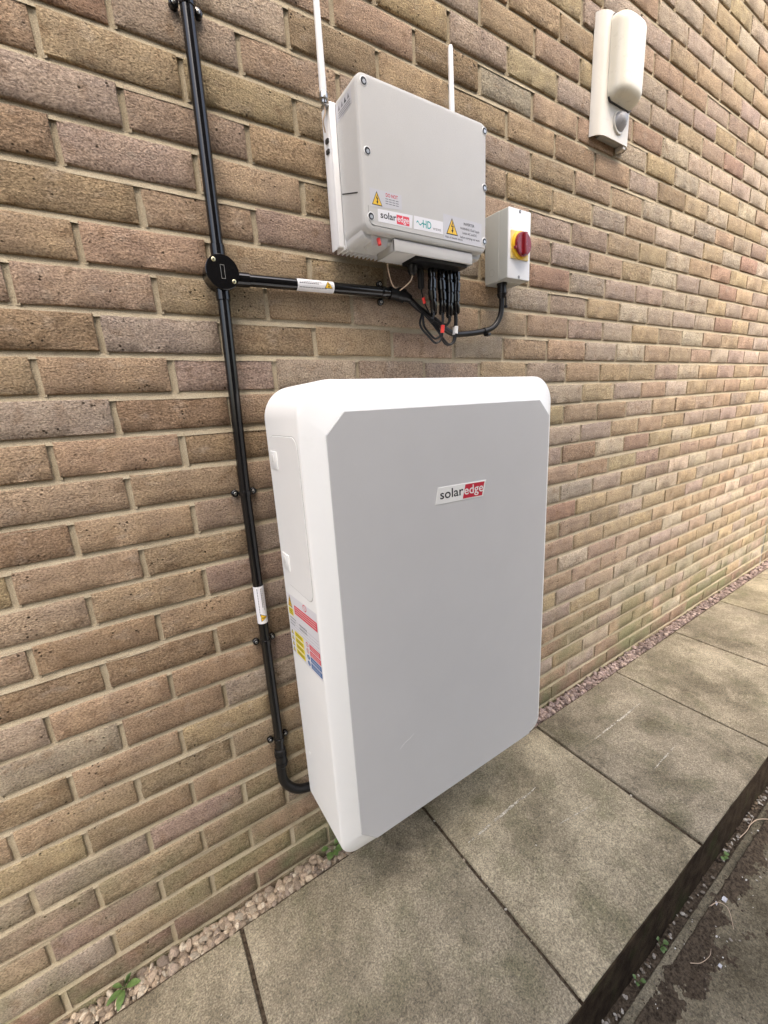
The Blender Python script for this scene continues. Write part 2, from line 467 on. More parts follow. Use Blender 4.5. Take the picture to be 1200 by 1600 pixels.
for i in range(70):                                                  # grit caught in the slab joints and on the slabs
    n = random.randint(-1, 4); s = random.uniform(.0015, .004)
    if random.random() < .6: px, py = .045+.6155*n+random.uniform(-.006, .004), random.uniform(-.64, -.08)
    else: px, py = random.uniform(-.2, 2.6), random.uniform(-.64, -.08); s *= .6
    spec.append((px, py, .0005 if s < .0025 else -.003, s*1.4, s, s*.6, 1, random.choice([(.5, .46, .38), (.12, .09, .06), (.35, .29, .22)])))
stones(spec, 'grit', 'fine grit and crumbs scattered in the gutter and slab joints')

# ------------------------------------------------------------------ brick wall
PAL = {'t': (.345, .255, .165), 'p': (.36, .262, .195), 'm': (.335, .270, .245), 'd': (.205, .140, .080), 'b': (.265, .185, .115),
       'y': (.375, .295, .175), 'g': (.36, .315, .265), 'l': (.46, .40, .325), 'r': (.30, .175, .135), 'q': (.285, .215, .185)}
HAND = {(-2, .5): 'm', (-1, 0): 'y', (-1, 1): 'y', (-1, -1): 't', (0, -.5): 'm', (0, .5): 'q', (1, -1): 'b', (1, 0): 'm', (1, 1): 'p', (2, -.5): 'b', (2, .5): 'p',
        (3, -1): 't', (3, 0): 'p', (4, -.5): 'p', (4, .5): 't', (5, -1): 'd', (5, 0): 'm', (6, -.5): 't', (6, .5): 'q', (6, -1.5): 't', (7, -1): 'm', (7, 0): 'd',
        (8, -.5): 't', (8, -1.5): 't', (8, .5): 'b', (9, -1): 'p', (9, 0): 't', (10, -1.5): 'd', (10, -.5): 't', (10, .5): 'q', (11, -1): 't', (11, 0): 't', (12, -.5): 't', (12, -1.5): 'p',
        (12, .5): 'q', (13, -1): 'b', (13, 0): 't', (14, -1.5): 'b', (14, -.5): 'd', (15, -2): 'm', (15, -1): 't', (15, 0): 't', (16, -.5): 'b', (17, -1): 't', (18, -1.5): 't',
        (18, -.5): 'b', (19, -1): 'b', (19, 0): 't', (20, -1.5): 'm', (20, -.5): 'm', (20, .5): 't', (21, -1): 't', (21, 0): 't', (22, -.5): 't', (23, 0): 'y', (23, -1): 'y'}
def brick_color(k, u, x):
    key = HAND.get((k, u))
    if key is None:
        w = {'t': 5, 'p': 4, 'm': 3, 'd': .8, 'b': 1.6, 'y': 3, 'g': 2.2, 'l': .5, 'r': .1, 'q': 2}
        if x > 1.2: w = {'t': 4, 'p': 3, 'm': 2.5, 'd': .2, 'b': .9, 'y': 4.5, 'g': 4, 'l': 2.2, 'r': .6, 'q': 1.6}
        if x > 2.4: w.update(l=3.5, r=1.1, d=.05, b=.4)
        key = random.choices(list(w), list(w.values()))[0]
    if k >= 24: c = (.225, .165, .125)
    else: c = PAL[key]
    mean = (.328, .270, .203) if x < 1.1 else (.348, .298, .234); c = tuple(m_+(v-m_)*.56 for v, m_ in zip(c, mean)) if k < 24 else c
    s = random.uniform(.93, 1.07)*1.1
    return tuple(min(.8, v*s*random.uniform(.97, 1.03)) for v in c)

def brick_arrays(w, h, seed, nx=10, nz=3):
    """front face a slightly uneven grid, arrises rounded back, sides run into the joint"""
    rnd = random.Random(seed); V = []; F = []; idx = {}
    def edge(x, z): return .0011*hn(x*55+seed*7, z*55, 2)+.0008*hn(x*160, z*160+seed*3, 5)
    for j in range(nz+1):
        for i in range(nx+1):
            x = -w/2+w*i/nx; z = -h/2+h*j/nz; bx = i in (0, nx); bz = j in (0, nz)
            ins = .0022
            xx = x*(1-2*ins/w); zz = z*(1-2*ins/h)
            y = .0011*hn(x*22+seed, z*22, 3)+.0007*hn(x*70, z*70+seed, 1)-.0002
            if bx or bz: xx += edge(x, z)*(1 if bx else 0); zz += edge(x, z)*(1 if bz else 0); y += .0006
            idx[(i, j)] = len(V); V.append((xx, y, zz))
    for j in range(nz):
        for i in range(nx): F.append((idx[i, j], idx[i+1, j], idx[i+1, j+1], idx[i, j+1]))
    ring = [(i, 0) for i in range(nx)]+[(nx, j) for j in range(nz)]+[(i, nz) for i in range(nx, 0, -1)]+[(0, j) for j in range(nz, 0, -1)]
    r1 = []; r2 = []
    for (i, j) in ring:
        x = -w/2+w*i/nx; z = -h/2+h*j/nz; e = edge(x, z)
        sx = (1 if i == nx else -1 if i == 0 else 0); sz = (1 if j == nz else -1 if j == 0 else 0)
        r1.append(len(V)); V.append((x+e*sx, .0028, z+e*sz))
    for (i, j) in ring:
        x = -w/2+w*i/nx; z = -h/2+h*j/nz
        r2.append(len(V)); V.append((x, .016, z))
    n = len(ring)
    for a in range(n):
        b = (a+1) % n
        F.append((idx[ring[b]], idx[ring[a]], r1[a], r1[b])); F.append((r1[b], r1[a], r2[a], r2[b]))
    return V, F
BH, BL = .0664, .2145
XMIN, XMAX, KTOP = -1.75, 9.0, -26
wall = thing('brick_wall', (0, .0, -.1), 'long buff and brown brick wall of the house with recessed sand mortar joints', 'wall')
W0 = Vector(wall.location)
cells = []; perps = []
MJ = 4.07
for k in range(KTOP, 26):
    zc = jz(k+.5); off = 0. if k % 2 else .5
    us = [off+i for i in range(-10, 42)]
    js = [u*BW + random.gauss(0, .0022) for u in us]
    for i in range(len(us)-1):
        xa, xb = js[i], js[i+1]
        if xb < XMIN or xa > XMAX: continue
        parts = [(xa, xb)]
        if xa < MJ < xb:
            parts = [(a, b) for a, b in ((xa, MJ-.004), (MJ+.004, xb)) if b-a > .03]
        for a, b in parts: cells.append((k, us[i], a, b, zc))
        if abs(xa-MJ) > .02: perps.append((xa, k))
def visible_area(c):
    k, u, a, b, zc = c; P = []
    for x, z in ((a, zc-BH/2), (b, zc-BH/2), (b, zc+BH/2), (a, zc+BH/2)):
        q = proj((x, 0, z))
        if q is None: return 0
        P.append((min(1200, max(0, q[0])), min(1600, max(0, q[1]))))
    cx, cy = sum(p[0] for p in P)/4, sum(p[1] for p in P)/4
    if 440 < cx < 845 and 625 < cy < 1180 and cy < 1300-(cx-560)*.63: return 0
    if 545 < cx < 745 and 190 < cy < 370: return 0
    return abs(sum(P[i][0]*P[(i+1) % 4][1]-P[(i+1) % 4][0]*P[i][1] for i in range(4)))/2
ranked = sorted(cells, key=visible_area, reverse=True)
near = [c for c in ranked[:300] if visible_area(c) > 60]; nearset = set(near)
VARS = []
for s in range(12):
    V, F = brick_arrays(BL, BH, s)
    me = bpy.data.meshes.new('brick'); me.from_pydata(V, [], F); me.materials.append(M['brick']); me.shade_smooth(); me.set_sharp_from_angle(angle=R_(50)); VARS.append(me)
far_v = []; far_f = []; far_c = []
farvar = [brick_arrays(1., BH, 40+s, 4, 1) for s in range(5)]
for c in cells:
    k, u, a, b, zc = c; w = b-a-.0105; x = (a+b)/2
    colr = brick_color(k, u, x); h = random.gauss(0, .0011)
    if c in nearset:
        o = bpy.data.objects.new('brick', random.choice(VARS)); col.objects.link(o); o.parent = wall
        o.location = Vector((x, h+.0002, zc+random.gauss(0, .0006)))-W0; o.scale = (w/BL, 1, 1+random.gauss(0, .008))
        o.rotation_euler = (0, R_(random.gauss(0, .18)), 0); o.color = (*colr, 1)
    else:
        V, F = random.choice(farvar); b0 = len(far_v)
        dz = random.gauss(0, .0006)
        for p in V: far_v.append((p[0]*(w) if abs(p[0]) < .45 else math.copysign(w/2-(.5-abs(p[0]))*.2, p[0]), p[1]+h, p[2]+dz)); far_c.append(colr)
        for i in range(b0, len(far_v)):
            q = far_v[i]; far_v[i] = (q[0]+x-W0.x, q[1]-W0.y, q[2]+zc-W0.z)
        far_f += [tuple(i+b0 for i in f) for f in F]
me = bpy.data.meshes.new('brick_courses'); me.from_pydata(far_v, [], far_f); me.materials.append(M['brick_far'])
me.shade_smooth(); me.set_sharp_from_angle(angle=R_(50))
fo = bpy.data.objects.new('brick_courses', me); col.objects.link(fo); fo.parent = wall; add_colors(fo, far_c); fo['kind'] = 'stuff'
# mortar: hollow (bucket handle) joints
mo = MB()
prof = [(-.0100, .0012), (-.0066, .0026), (-.0030, .0044), (.0012, .0060), (.0045, .0067), (.0100, .0064)]
xs = [XMIN+i*.03 for i in range(int((3-XMIN)/.03)+1)]+[3.0+i*.12 for i in range(1, 51)]
for k in range(KTOP, 26):
    loops = []
    for x in xs:
        dz = .0012*hn(x*7, k*3.3, 1)+.0006*hn(x*40, k*5.1, 2); dy = .0010*hn(x*9, k*2.7, 7)+.0005*hn(x*60, k, 9); sw = 1+.12*hn(x*11, k*4, 4)
        loops.append([(x, y+dy, jz(k)+z*sw+dz) for z, y in prof])
    mo.loft(loops, 'mortar', False, False, False)
pprof = [(-.0085, .0042), (-.0035, .0064), (.0, .0066), (.0035, .0052), (.0085, .0022)]
for xa, k in perps:
    loops = []
    for t in (-.56, -.2, .15, .515):
        z = jz(k+.5)+t*BH; dx = .0009*hn(xa*31, z*31, 3); dy = .0009*hn(xa*13, z*17, 5)
        loops.append([(xa+x+dx, y+dy, z) for x, y in pprof])
    mo.loft(loops, 'mortar', False, False, False)
mo.build('mortar', wall, smooth=60, recalc=False)
bk = MB(); bk.box(XMIN-2.2, XMAX, .0155, .30, -.5, jz(KTOP), 'mortar'); bk.build('wall_core', wall, smooth=0)
dp = MB()                                                          # damp course: a thin dark membrane edge in one bed joint
loops = [[(x, -.0002+.001*hn(x*8, 1, 1), jz(22)-.0002+.0012*hn(x*6, 2, 2)+s) for s in (-.0010, .0010)]+[(x, .01, jz(22)+s) for s in (.0010, -.0010)] for x in xs]
dp.loft(loops, 'mortar'); dp.build('damp_course', wall, smooth=40)
mjm = MB(); mjm.box(MJ-.004, MJ+.004, .0025, .02, -.1, jz(KTOP), 'seam'); mjm.build('movement_joint', wall, smooth=0)

# assumed house across the passage, unseen; its extent is shaped to shade the wall
HX1, HZ = 1.75, 4.4
nb = thing('shading_house', (-.4, -2.0, -.2), 'assumed plain rendered house wall across the passage, unseen, added to shade the brick wall', 'building')
w_ = MB(); w_.box(-.85, HX1, -6, -2.0, -.25, HZ, 'render'); w_.build('wall', nb, smooth=0)
w_ = MB(); w_.box(-.95, HX1+.1, -6.1, -1.92, HZ+.002, HZ+.15, 'dark'); w_.build('eaves', nb, smooth=0)

# ------------------------------------------------------------------ home battery
def screw_head(mb, c, r, axis=(0, -1, 0), mat='steel', depth=.002, socket=True):
    c = Vector(c); a = Vector(axis)
    mb.cyl(c, c+a*depth, r, mat, 16, r*.25)
    if socket: mb.cyl(c+a*(depth*.6), c+a*(depth+.0003), r*.45, 'dark', 6)

BX0, BX1, BZ0, BZ1 = .284, 1.040, .252, 1.402
bat = thing('home_battery', (.66, -.16, BZ0), 'large white wall battery with grey front panel mounted low on brick wall', 'battery')
def ins(d): return rrect(BX0+d, BX1-d, BZ0+d, BZ1-d, .072-d, 10, .046-d)
PX0, PX1, PZ0, PZ1, PC = .327, .9965, .288, 1.341, .042
pan = crect(PX0, PX1, PZ0, PZ1, PC, 10)
b = MB()
b.loft([atY(ins(.014), -.040), atY(ins(.004), -.043), atY(ins(.0), -.049), atY(ins(0), -.2405), atY(ins(.0008), -.2435), atY(ins(.0030), -.2460),
        atY([(x+(X-x)*.12, z+(Z-z)*.12) for (x, z), (X, Z) in zip(ins(.0030), pan)], -.2490),
        atY([(x+(X-x)*.97, z+(Z-z)*.97) for (x, z), (X, Z) in zip(ins(.0030), pan)], -.2705), atY(pan, -.2712)], 'white')
b.build('casing', bat, smooth=28)
def pins(d): return crect(PX0+d, PX1-d, PZ0+d, PZ1-d, PC, 10)
b = MB(); b.loft([atY(pins(.001), -.2705), atY(pins(.0006), -.2728), atY(pins(.0016), -.2738)], 'panel')
panel_o = b.build('front_panel', bat, smooth=30)
b = MB(); b.tube(crom([(.452, -.27385, .512), (.468, -.27385, .522), (.486, -.27385, .528), (.498, -.27385, .536)], 4), [.0002]+[.00045]*11+[.0001], 'plate', 5); b.build('scratch', bat, panel_o)
b = MB(); b.box(.36, .98, -.042, .004, .42, 1.30, 'blackm', .004); b.build('mounting_bracket', bat, smooth=30)
# logo plate
def fl(y): return lambda u, v: (u, y, v)
b = MB()
para = [(.588, 1.1175), (.742, 1.1145), (.7525, 1.1535), (.5985, 1.1565)]
def grow(P, d):
    cx = sum(p[0] for p in P)/4; cz = sum(p[1] for p in P)/4
    return [(x+math.copysign(d, x-cx), z+math.copysign(d, z-cz)) for x, z in P]
b.loft([atY(grow(para, .0006), -.2736), atY(grow(para, .0006), -.2742), atY(para, -.2746)], 'plate')
lg = b.build('logo_plate', bat, smooth=20)
b = MB(); b.poly([(x, -.27475, z) for x, z in ((.6735, 1.1185), (.7385, 1.117), (.7475, 1.151), (.6825, 1.1525))], 'red'); b.build('red_field', bat, lg, smooth=0, recalc=False)
b = MB(); put_text(b, 'solar', .6025, 1.1285, .073, fl(-.27480), 'ink', height=.031, bold=.012, shear=0)
put_text(b, 'edge', .6785, 1.1275, .064, fl(-.27495), 'plate', height=.031, bold=.008); b.build('lettering', bat, lg, smooth=0, recalc=False)
# side cover with its latches
b = MB(); cv = rrect(-.232, -.068, .945, 1.297, .026, 8)
def cin(d): return rrect(-.232+d, -.068-d, .945+d, 1.297-d, .026-d, 8)
b.loft([atX(cin(0), BX0+.003), atX(cin(0), BX0-.0008), atX(cin(.0008), BX0-.0014)], 'white'); cov = b.build('side_cover', bat, smooth=30)
b = MB(); b.loft([atX(cin(-.0012), BX0-.0003), atX(cin(.0001), BX0-.0003)], 'seam', False, False); b.build('seam', bat, cov, smooth=0)  # flat grey strip paints the shade of the gap round the cover
for zl in (1.243, 1.002):
    b = MB(); b.box(BX0-.0035, BX0+.002, -.108, -.066, zl-.020, zl+.020, 'white', .001)
    b.box(BX0-.0042, BX0-.003, -.090, -.080, zl-.004, zl+.012, 'plate', .0003); b.build('latch', bat, cov, smooth=30)
b = MB(); screw_head(b, (BX0, -.085, .45), .005, (-1, 0, 0), 'white', .001, False); b.build('cap', bat)
# warning sheet on the side
SX = BX0-.0003
def sf(d): return lambda u, v: (SX-d, -.0535-u*.938, .912+.075*u-v)           # u to the front, v downwards
b = MB(); b.poly([sf(0)(u, v) for u, v in ((0, 0), (.199, 0), (.199, .166), (0, .166))], 'paper')
sh = b.build('warning_sheet', bat, smooth=0)
b = MB(); s1, s2, s3 = sf(.0002), sf(.0004), sf(.0006)
flip = lambda F: (lambda u, v: F(u, -v))
warn_triangle(b, .020, -.034, .030, .032, flip(s1), flip(s2), flip(s3))
rect(b, .005, .038, .037, .056, s1, 'yellowb')
for i in range(3): rect(b, .009, .034, .041+i*.005, .0425+i*.005, s2, 'ink')
rect(b, .050, .196, .022, .045, s1, 'redlab')
for i in range(3): rect(b, .056, .190, .026+i*.006, .0275+i*.006, s2, 'plate')
n = 24
ring = [(.125+.0125*math.cos(2*math.pi*i/n), .009+.0085*math.sin(2*math.pi*i/n)) for i in range(n)]
b.poly([s1(*p) for p in ring], 'redlab'); b.poly([s2(.125+(u-.125)*.8, .009+(v-.009)*.8) for u, v in ring], 'paper')
b.poly([s3(*p) for p in ((.117, .003), (.119, .0025), (.133, .015), (.131, .0155))], 'redlab')
for i in range(4):
    v = .062+i*.0085
    rect(b, .006, .196, v+.0055, v+.0060, s1, 'greyink')
    if i < 3: rect(b, .006, .052-.006*i, v+.001, v+.003, s1, 'greyink')
for i in range(2):                                                   # handwriting scrawl
    for q in range(7):
        u = .075+q*.0075; v = .063+i*.0095
        b.poly([s2(u, v+random.uniform(0, .003)), s2(u+.0022, v), s2(u+.005, v+.0065), s2(u+.0028, v+.0065)], 'ink')
for i in range(4):
    v = .098+i*.0165
    b.poly([s1(.003, v+.013), s1(.012, v), s1(.021, v+.013)], 'ink'); b.poly([s2(.006, v+.0115), s2(.012, v+.003), s2(.018, v+.0115)], 'yellowb')
    rect(b, .030, .092, v-.001, v+.0125, s1, 'yellowb')
    for q in range(2): rect(b, .038, .084, v+.0025+q*.0045, v+.004+q*.0045, s2, 'ink')
    c_ = 'redlab' if i < 2 else 'blue'
    ring = [(.116+.0085*math.cos(2*math.pi*a/n), v+.006+.0062*math.sin(2*math.pi*a/n)) for a in range(n)]
    b.poly([s1(*p) for p in ring], c_)
    if i < 2: b.poly([s2(.116+(u-.116)*.72, v+.006+(w-v-.006)*.72) for u, w in ring], 'paper')
    rect(b, .115, .117, v+.002, v+.010, s3, 'ink' if i < 2 else 'paper')
    rect(b, .131, .196, v-.001, v+.0125, s1, c_)
    for q in range(2): rect(b, .137, .19, v+.003+q*.0045, v+.0042+q*.0045, s2, 'plate')
b.build('print', bat, sh, smooth=0, recalc=False)

# ------------------------------------------------------------------ inverter
IX0, IX1, IZ0, IZ1 = .523, .893, 1.716, 2.003
inv = thing('inverter', (.708, -.09, 1.70), 'cream white solar inverter box mounted above the battery with cables below', 'inverter')
def iin(d, r=.020): return rrect(IX0+d, IX1-d, IZ0+d, IZ1-d, max(.004, r-d), 8)
b = MB(); b.loft([atY(iin(0), -.050), atY(iin(0), -.130), atY(iin(.001), -.1355), atY(iin(.0035), -.1392), atY(iin(.008), -.1408), atY(iin(.011), -.1410)], 'inv')
cov = b.build('front_cover', inv, smooth=30)
b = MB(); gl = rrect(IX0+.012, IX1-.010, 1.7285, 1.9, .012, 6)
pts = [(IX0+.0125, -.1408, 1.765), (IX0+.0125, -.1409, 1.745), (IX0+.0155, -.1410, 1.735), (IX0+.024, -.1410, 1.7305), (IX0+.05, -.1411, 1.7295), (IX1-.01, -.1411, 1.7295)]
b.tube(crom(pts, 5), .0009, 'seam', 6); b.build('cover_groove', inv, cov)
b = MB(); b.loft([[(x, y, z+d) for y, z in ((-0.0557, 1.8176), (-0.1219, 1.7950))]+[(x, y, z+d-.0022) for y, z in ((-0.1219, 1.7950), (-0.0557, 1.8176))] for x, d in ((IX0+.004, 0), (IX0-.0009, 0))], 'dark'); b.build('side_slot', inv, cov, smooth=0)
b = MB(); b.loft([atY(rrect(IX0+.004, IX1-.004, 1.704, 1.76, .014, 6), -.048), atY(rrect(IX0+.004, IX1-.004, 1.704, 1.76, .014, 6), -.118), atY(rrect(IX0+.007, IX1-.007, 1.707, 1.757, .012, 6), -.124)], 'inv')
b.build('base', inv, smooth=30)
for zs, xs_ in ((1.985, (.541, .884)), (1.865, (.541, .884)), (1.745, (.541, .884))):
    for x in xs_:
        b = MB(); b.cyl((x, -.1405, zs), (x, -.1418, zs), .0088, 'invwhite', 24, .0010); b.cyl((x, -.1416, zs), (x, -.1421, zs), .0070, 'dark', 24); b.cyl((x+.0006, -.142, zs-.0008), (x+.0006, -.1424, zs-.0008), .0040, 'steel', 6)  # white rim and dark disc paint a lit edge and shaded recess
        b.build('cover_screw', inv, cov)
# heat sink behind the cover
b = MB(); b.box(.508, .906, -.050, -.040, 1.712, 1.992, 'invwhite', .002); b.box(.508, .5105, -.040, -.012, 1.710, 1.990, 'invwhite', .0008); b.box(.9035, .906, -.040, -.012, 1.710, 1.990, 'invwhite', .0008)
hs = b.build('heat_sink', inv, smooth=30)
b = MB(); b.box(-.0011, .0011, -.050, -.012, 1.7065, 1.99, 'invwhite'); fin0 = b.build('fin', None, smooth=0)
for i in range(33):
    o = fin0 if i == 0 else fin0.copy()
    if i: col.objects.link(o)
    o.parent = hs; o.location = Vector((.5225+i*.0116, 0, 0))-Vector(inv.location)
for zz in (1.925, 1.905):
    b = MB(); b.box(.5035, .5085, -.038, -.026, zz-.004, zz+.004, 'dark', .001); b.build('clip', inv, hs)
# underside: switch recess, gland plate
b = MB(); b.loft([[(x, y, z) for x, y in ((.546, -.128), (.594, -.128), (.594, -.085), (.546, -.085))] for z in (1.718,)]+[[(x, y, 1.697) for x, y in ((.552, -.124), (.588, -.124), (.588, -.09), (.552, -.09))]], 'inv')
rc = b.build('switch_recess', inv, smooth=20)
b = MB(); b.tube([(.566, -.127, 1.7105), (.567, -.130, 1.697)], .0042, 'redcable', 10); b.build('toggle', inv, rc)
b = MB(); b.tube([(.610, -.1285, 1.712), (.611, -.1285, 1.694)], .002, 'steel', 8); b.cyl((.611, -.1285, 1.698), (.611, -.1285, 1.690), .005, 'pir', 10, .001); b.build('earth_bolt', inv)
b = MB(); b.box(.604, .848, -.1345, -.128, 1.689, 1.714, 'inv', .001); b.box(.604, .848, -.066, -.060, 1.689, 1.712, 'inv', .0008); b.box(.604, .668, -.128, -.066, 1.6885, 1.6905, 'inv', .0004); b.box(.604, .6065, -.134, -.06, 1.688, 1.712, 'inv', .0006); b.box(.8455, .848, -.134, -.06, 1.688, 1.712, 'inv', .0006)
gp = b.build('gland_plate', inv, smooth=30)
b = MB(); b.box(.672, .840, -.124, -.067, 1.683, 1.706, 'blackm', .002); b.build('dark_infill', inv, gp)  # black box added so the open underside of the gland plate looks dark
b = MB(); rect(b, .705, .718, 1.7165, 1.7195, fl(-.1356), 'seam'); b.build('slot', inv, cov, smooth=0, recalc=False)
# labels
IY = -.1413
def label_quad(name, P, mat):
    b = MB(); b.loft([atY(P, IY+.0004), atY(P, IY)], mat, True, True); return b.build(name, inv, smooth=0)
l1 = label_quad('do_not_label', [(.541, 1.764), (.624, 1.771), (.624, 1.800), (.541, 1.799)], 'silver')
b = MB(); warn_triangle(b, .5585, 1.7685, .027, .027, fl(IY-.0001), fl(IY-.0002), fl(IY-.0003)); b.build('symbol', inv, l1, smooth=0, recalc=False)
b = MB(); put_text(b, 'DO NOT', .582, 1.7895, .032, fl(IY-.0001), 'red', height=.0095, bold=.02)
for i in range(3):
    for q in range(4): rect(b, .5805+q*.0092, .5805+q*.0092+.0075, 1.7845-i*.0045, 1.7862-i*.0045, fl(IY-.0001), 'greyink')
b.build('lettering', inv, l1, smooth=0, recalc=False)
l2 = label_quad('logo_label', [(.559, 1.738), (.650, 1.739), (.654, 1.7655), (.559, 1.7625)], 'paper')
b = MB(); put_text(b, 'solar', .5655, 1.7465, .042, fl(IY-.0002), 'ink', height=.0185, bold=.012); b.build('lettering', inv, l2, smooth=0, recalc=False)
b = MB(); rect(b, .6085, .6435, 1.7415, 1.7595, fl(IY-.0002), 'redlab'); put_text(b, 'edge', .6105, 1.7465, .0315, fl(IY-.0003), 'paper', height=.0175, bold=.008); b.build('red_field', inv, l2, smooth=0, recalc=False)
l3 = label_quad('wave_label', [(.656, 1.739), (.745, 1.7405), (.745, 1.767), (.658, 1.766)], 'paper')
b = MB(); put_text(b, 'HD', .683, 1.7455, .025, fl(IY-.0002), 'teal', height=.0225, bold=.012)
wv = [(.664+.0215*i/16, 1.7525+.0035*math.sin(i/16*9)*(1.2-i/20)) for i in range(17)]
for i in range(16):
    (u0, v0), (u1, v1) = wv[i], wv[i+1]; t0 = .0013; b.poly([(u0, IY-.0002, v0-t0), (u1, IY-.0002, v1-t0), (u1, IY-.0002, v1+t0), (u0, IY-.0002, v0+t0)], 'teal')
put_text(b, 'wave', .7125, 1.7455, .025, fl(IY-.0002), 'greyink', height=.0105); b.build('lettering', inv, l3, smooth=0, recalc=False)
l4 = label_quad('inverter_label', [(.7455, 1.7315), (.873, 1.7295), (.874, 1.7830), (.7455, 1.7850)], 'silver')
b = MB(); warn_triangle(b, .7735, 1.7435, .038, .0365, fl(IY-.0001), fl(IY-.0002), fl(IY-.0003)); b.build('symbol', inv, l4, smooth=0, recalc=False)
b = MB()
for txt, u, v, w, h in (('INVERTER', .812, 1.7705, .036, .0085), ('WARNING: Dual Supply', .800, 1.7602, .066, .0074), ('Isolate AC and DC', .808, 1.7508, .049, .0074), ('before carrying out work', .800, 1.7412, .067, .0074), ('Risk of electric shock', .752, 1.7355, .056, .0058)):
    put_text(b, txt, u, v, w, fl(IY-.0002), 'ink', height=h, bold=.006)
b.build('lettering', inv, l4, smooth=0, recalc=False)
b = MB(); sx = IX0-.0003
b.poly([(sx, y, z) for y, z in ((-.120, 1.955), (-.049, 1.950), (-.049, 1.982), (-.120, 1.982))], 'silver'); l5 = b.build('rating_label', inv, smooth=0)
b = MB()
for q in range(4): b.poly([(sx-.0002, -.112+q*.014, 1.9690), (sx-.0002, -.103+q*.014, 1.9690), (sx-.0002, -.1075+q*.014, 1.9785)], 'ink' if q == 1 else 'greyink')
for q in range(3): b.poly([(sx-.0002, y, z) for y, z in ((-.115, 1.9635-q*.004), (-.062, 1.9635-q*.004), (-.062, 1.9650-q*.004), (-.115, 1.9650-q*.004))], 'greyink')
b.build('print', inv, l5, smooth=0, recalc=False)

# antennas
def antenna(x, y, zb, zt, label, lean=0.):
    t = thing('antenna', (x, y, zb), label, 'antenna', 'rod antennas behind the inverter')
    b = MB(); b.tube([(x, y, zb+.004), (x, y, zb+.03), (x+lean, y, zt-.006), (x+lean, y, zt-.001), (x+lean, y, zt)], [.0078, .0076, .0062, .0048, .002], 'sleevew', 16); b.build('rod', t)
    b = MB(); b.tube([(x, y, zb-.014), (x, y, zb-.008), (x, y, zb-.007), (x, y, zb+.002), (x, y, zb+.005)], [.0058, .0058, .0096, .0096, .0078], 'steel', 16); b.build('connector', t)
    b = MB(); b.box(x-.004, x+.022, y-.004, y+.010, zb-.019, zb-.015, 'steel', .001); b.build('bracket', t)
    b = MB(); b.tube(crom([(x, y, zb-.014), (x+.001, y, zb-.03), (x-.003, y+.004, zb-.045), (x+.004, y+.012, zb-.060)], 6), .0016, 'wire', 8); b.build('lead', t)
    return t
antenna(.4985, -.045, 2.000, 2.212, 'white rod antenna standing at the left edge of the inverter')
antenna(.8755, -.036, 1.996, 2.214, 'white rod antenna rising behind the top right of the inverter', -.003)

# ------------------------------------------------------------------ conduits
PY, PR = -.0185, .0123
def pipe_label(root, P0, P1, up, name='pipe_label'):
    """white sleeve label wrapped round the front of a pipe between P0 and P1"""
    P0, P1 = Vector(P0), Vector(P1); ax = (P1-P0).normalized(); L = (P1-P0).length; front = Vector((0, -1, 0)); up = Vector(up)
    def fn(d): return lambda u, v: P0+ax*u+(front*math.cos(v/PR)+up*math.sin(v/PR))*(PR+d)
    b = MB(); f0 = fn(.0004)
    for i in range(16):
        a = -1.75+3.5*i/16; c = -1.75+3.5*(i+1)/16
        b.add([f0(0, a*PR), f0(L, a*PR), f0(L, c*PR), f0(0, c*PR)], [(0, 1, 2, 3)], 'paper')
    o = b.build(name, root, smooth=60)
    b = MB(); f1 = fn(.0007)
    for v, w in ((.0042, .60), (.0010, .52), (-.0075, .74)):
        for q in range(10):
            u0 = L*.05+L*w*q/10; rect(b, u0, u0+L*w*.085, v, v+.0014, f1, 'greyink' if v != .001 else 'ink')
    warn_triangle(b, L*.83, -.0060, .021, .0165, f1, fn(.0010), fn(.0014)); b.build('print', root, o, smooth=0, recalc=False)
def vpx(z):                                                         # the long conduit leans very slightly
    P = ((.30, .2195), (.48, .2245), (.78, .2250), (1.17, .2262), (1.633, .2385), (2.09, .2440), (3.2, .258))
    for (a, xa), (c, xc) in zip(P, P[1:]):
        if z <= c: return xa+(xc-xa)*(z-a)/(c-a)
    return P[-1][1]
t = thing('conduit', (vpx(1.66), PY, 1.66), 'black conduit running up the brick wall from the round junction box', 'conduit', 'black conduit runs')
b = MB(); b.tube([(vpx(z), PY, z) for z in (1.655, 1.75, 1.9, 2.09, 2.6, 3.2)], PR, 'black', 20); b.build('pipe', t)
b = MB(); zs = (1.655, 1.686, 1.687); b.tube([(vpx(z), PY, z) for z in (1.650, 1.6865, 1.6875)], [PR+.0022, PR+.0022, PR+.0006], 'black', 20); b.build('socket', t)
t = thing('conduit', (vpx(.4), PY, .4), 'black conduit running down the brick wall beside the battery, with white label', 'conduit', 'black conduit runs')
lo = t
b = MB(); b.tube([(vpx(z), PY, z) for z in (1.61, 1.4, 1.17, .95, .78, .6, .48, .42)], PR, 'black', 20); b.build('pipe', t)
b = MB(); b.tube([(vpx(z), PY, z) for z in (1.616, 1.582, 1.581)], [PR+.0022, PR+.0022, PR+.0006], 'black', 20); b.build('socket', t)
b = MB(); b.tube([(vpx(.44), PY, .45), (vpx(.44), PY, .4485), (vpx(.42), PY, .395), (vpx(.42), PY, .392)], [PR, PR+.0028, PR+.0028, PR+.0004], 'blackm', 20)
for zz in (.436, .428, .404): b.tube([(vpx(.42), PY, zz+.002), (vpx(.42), PY, zz-.002)], PR+.0042, 'blackm', 20)
b.build('coupler', t)
b = MB(); b.tube(crom([(.2195, PY, .40), (.2190, PY, .372), (.2235, PY, .335), (.243, PY-.004, .305), (.272, PY-.008, .288), (.33, PY-.012, .28), (.40, PY-.012, .28)], 8), PR+.0005, 'blackm', 20); b.build('bend', t)
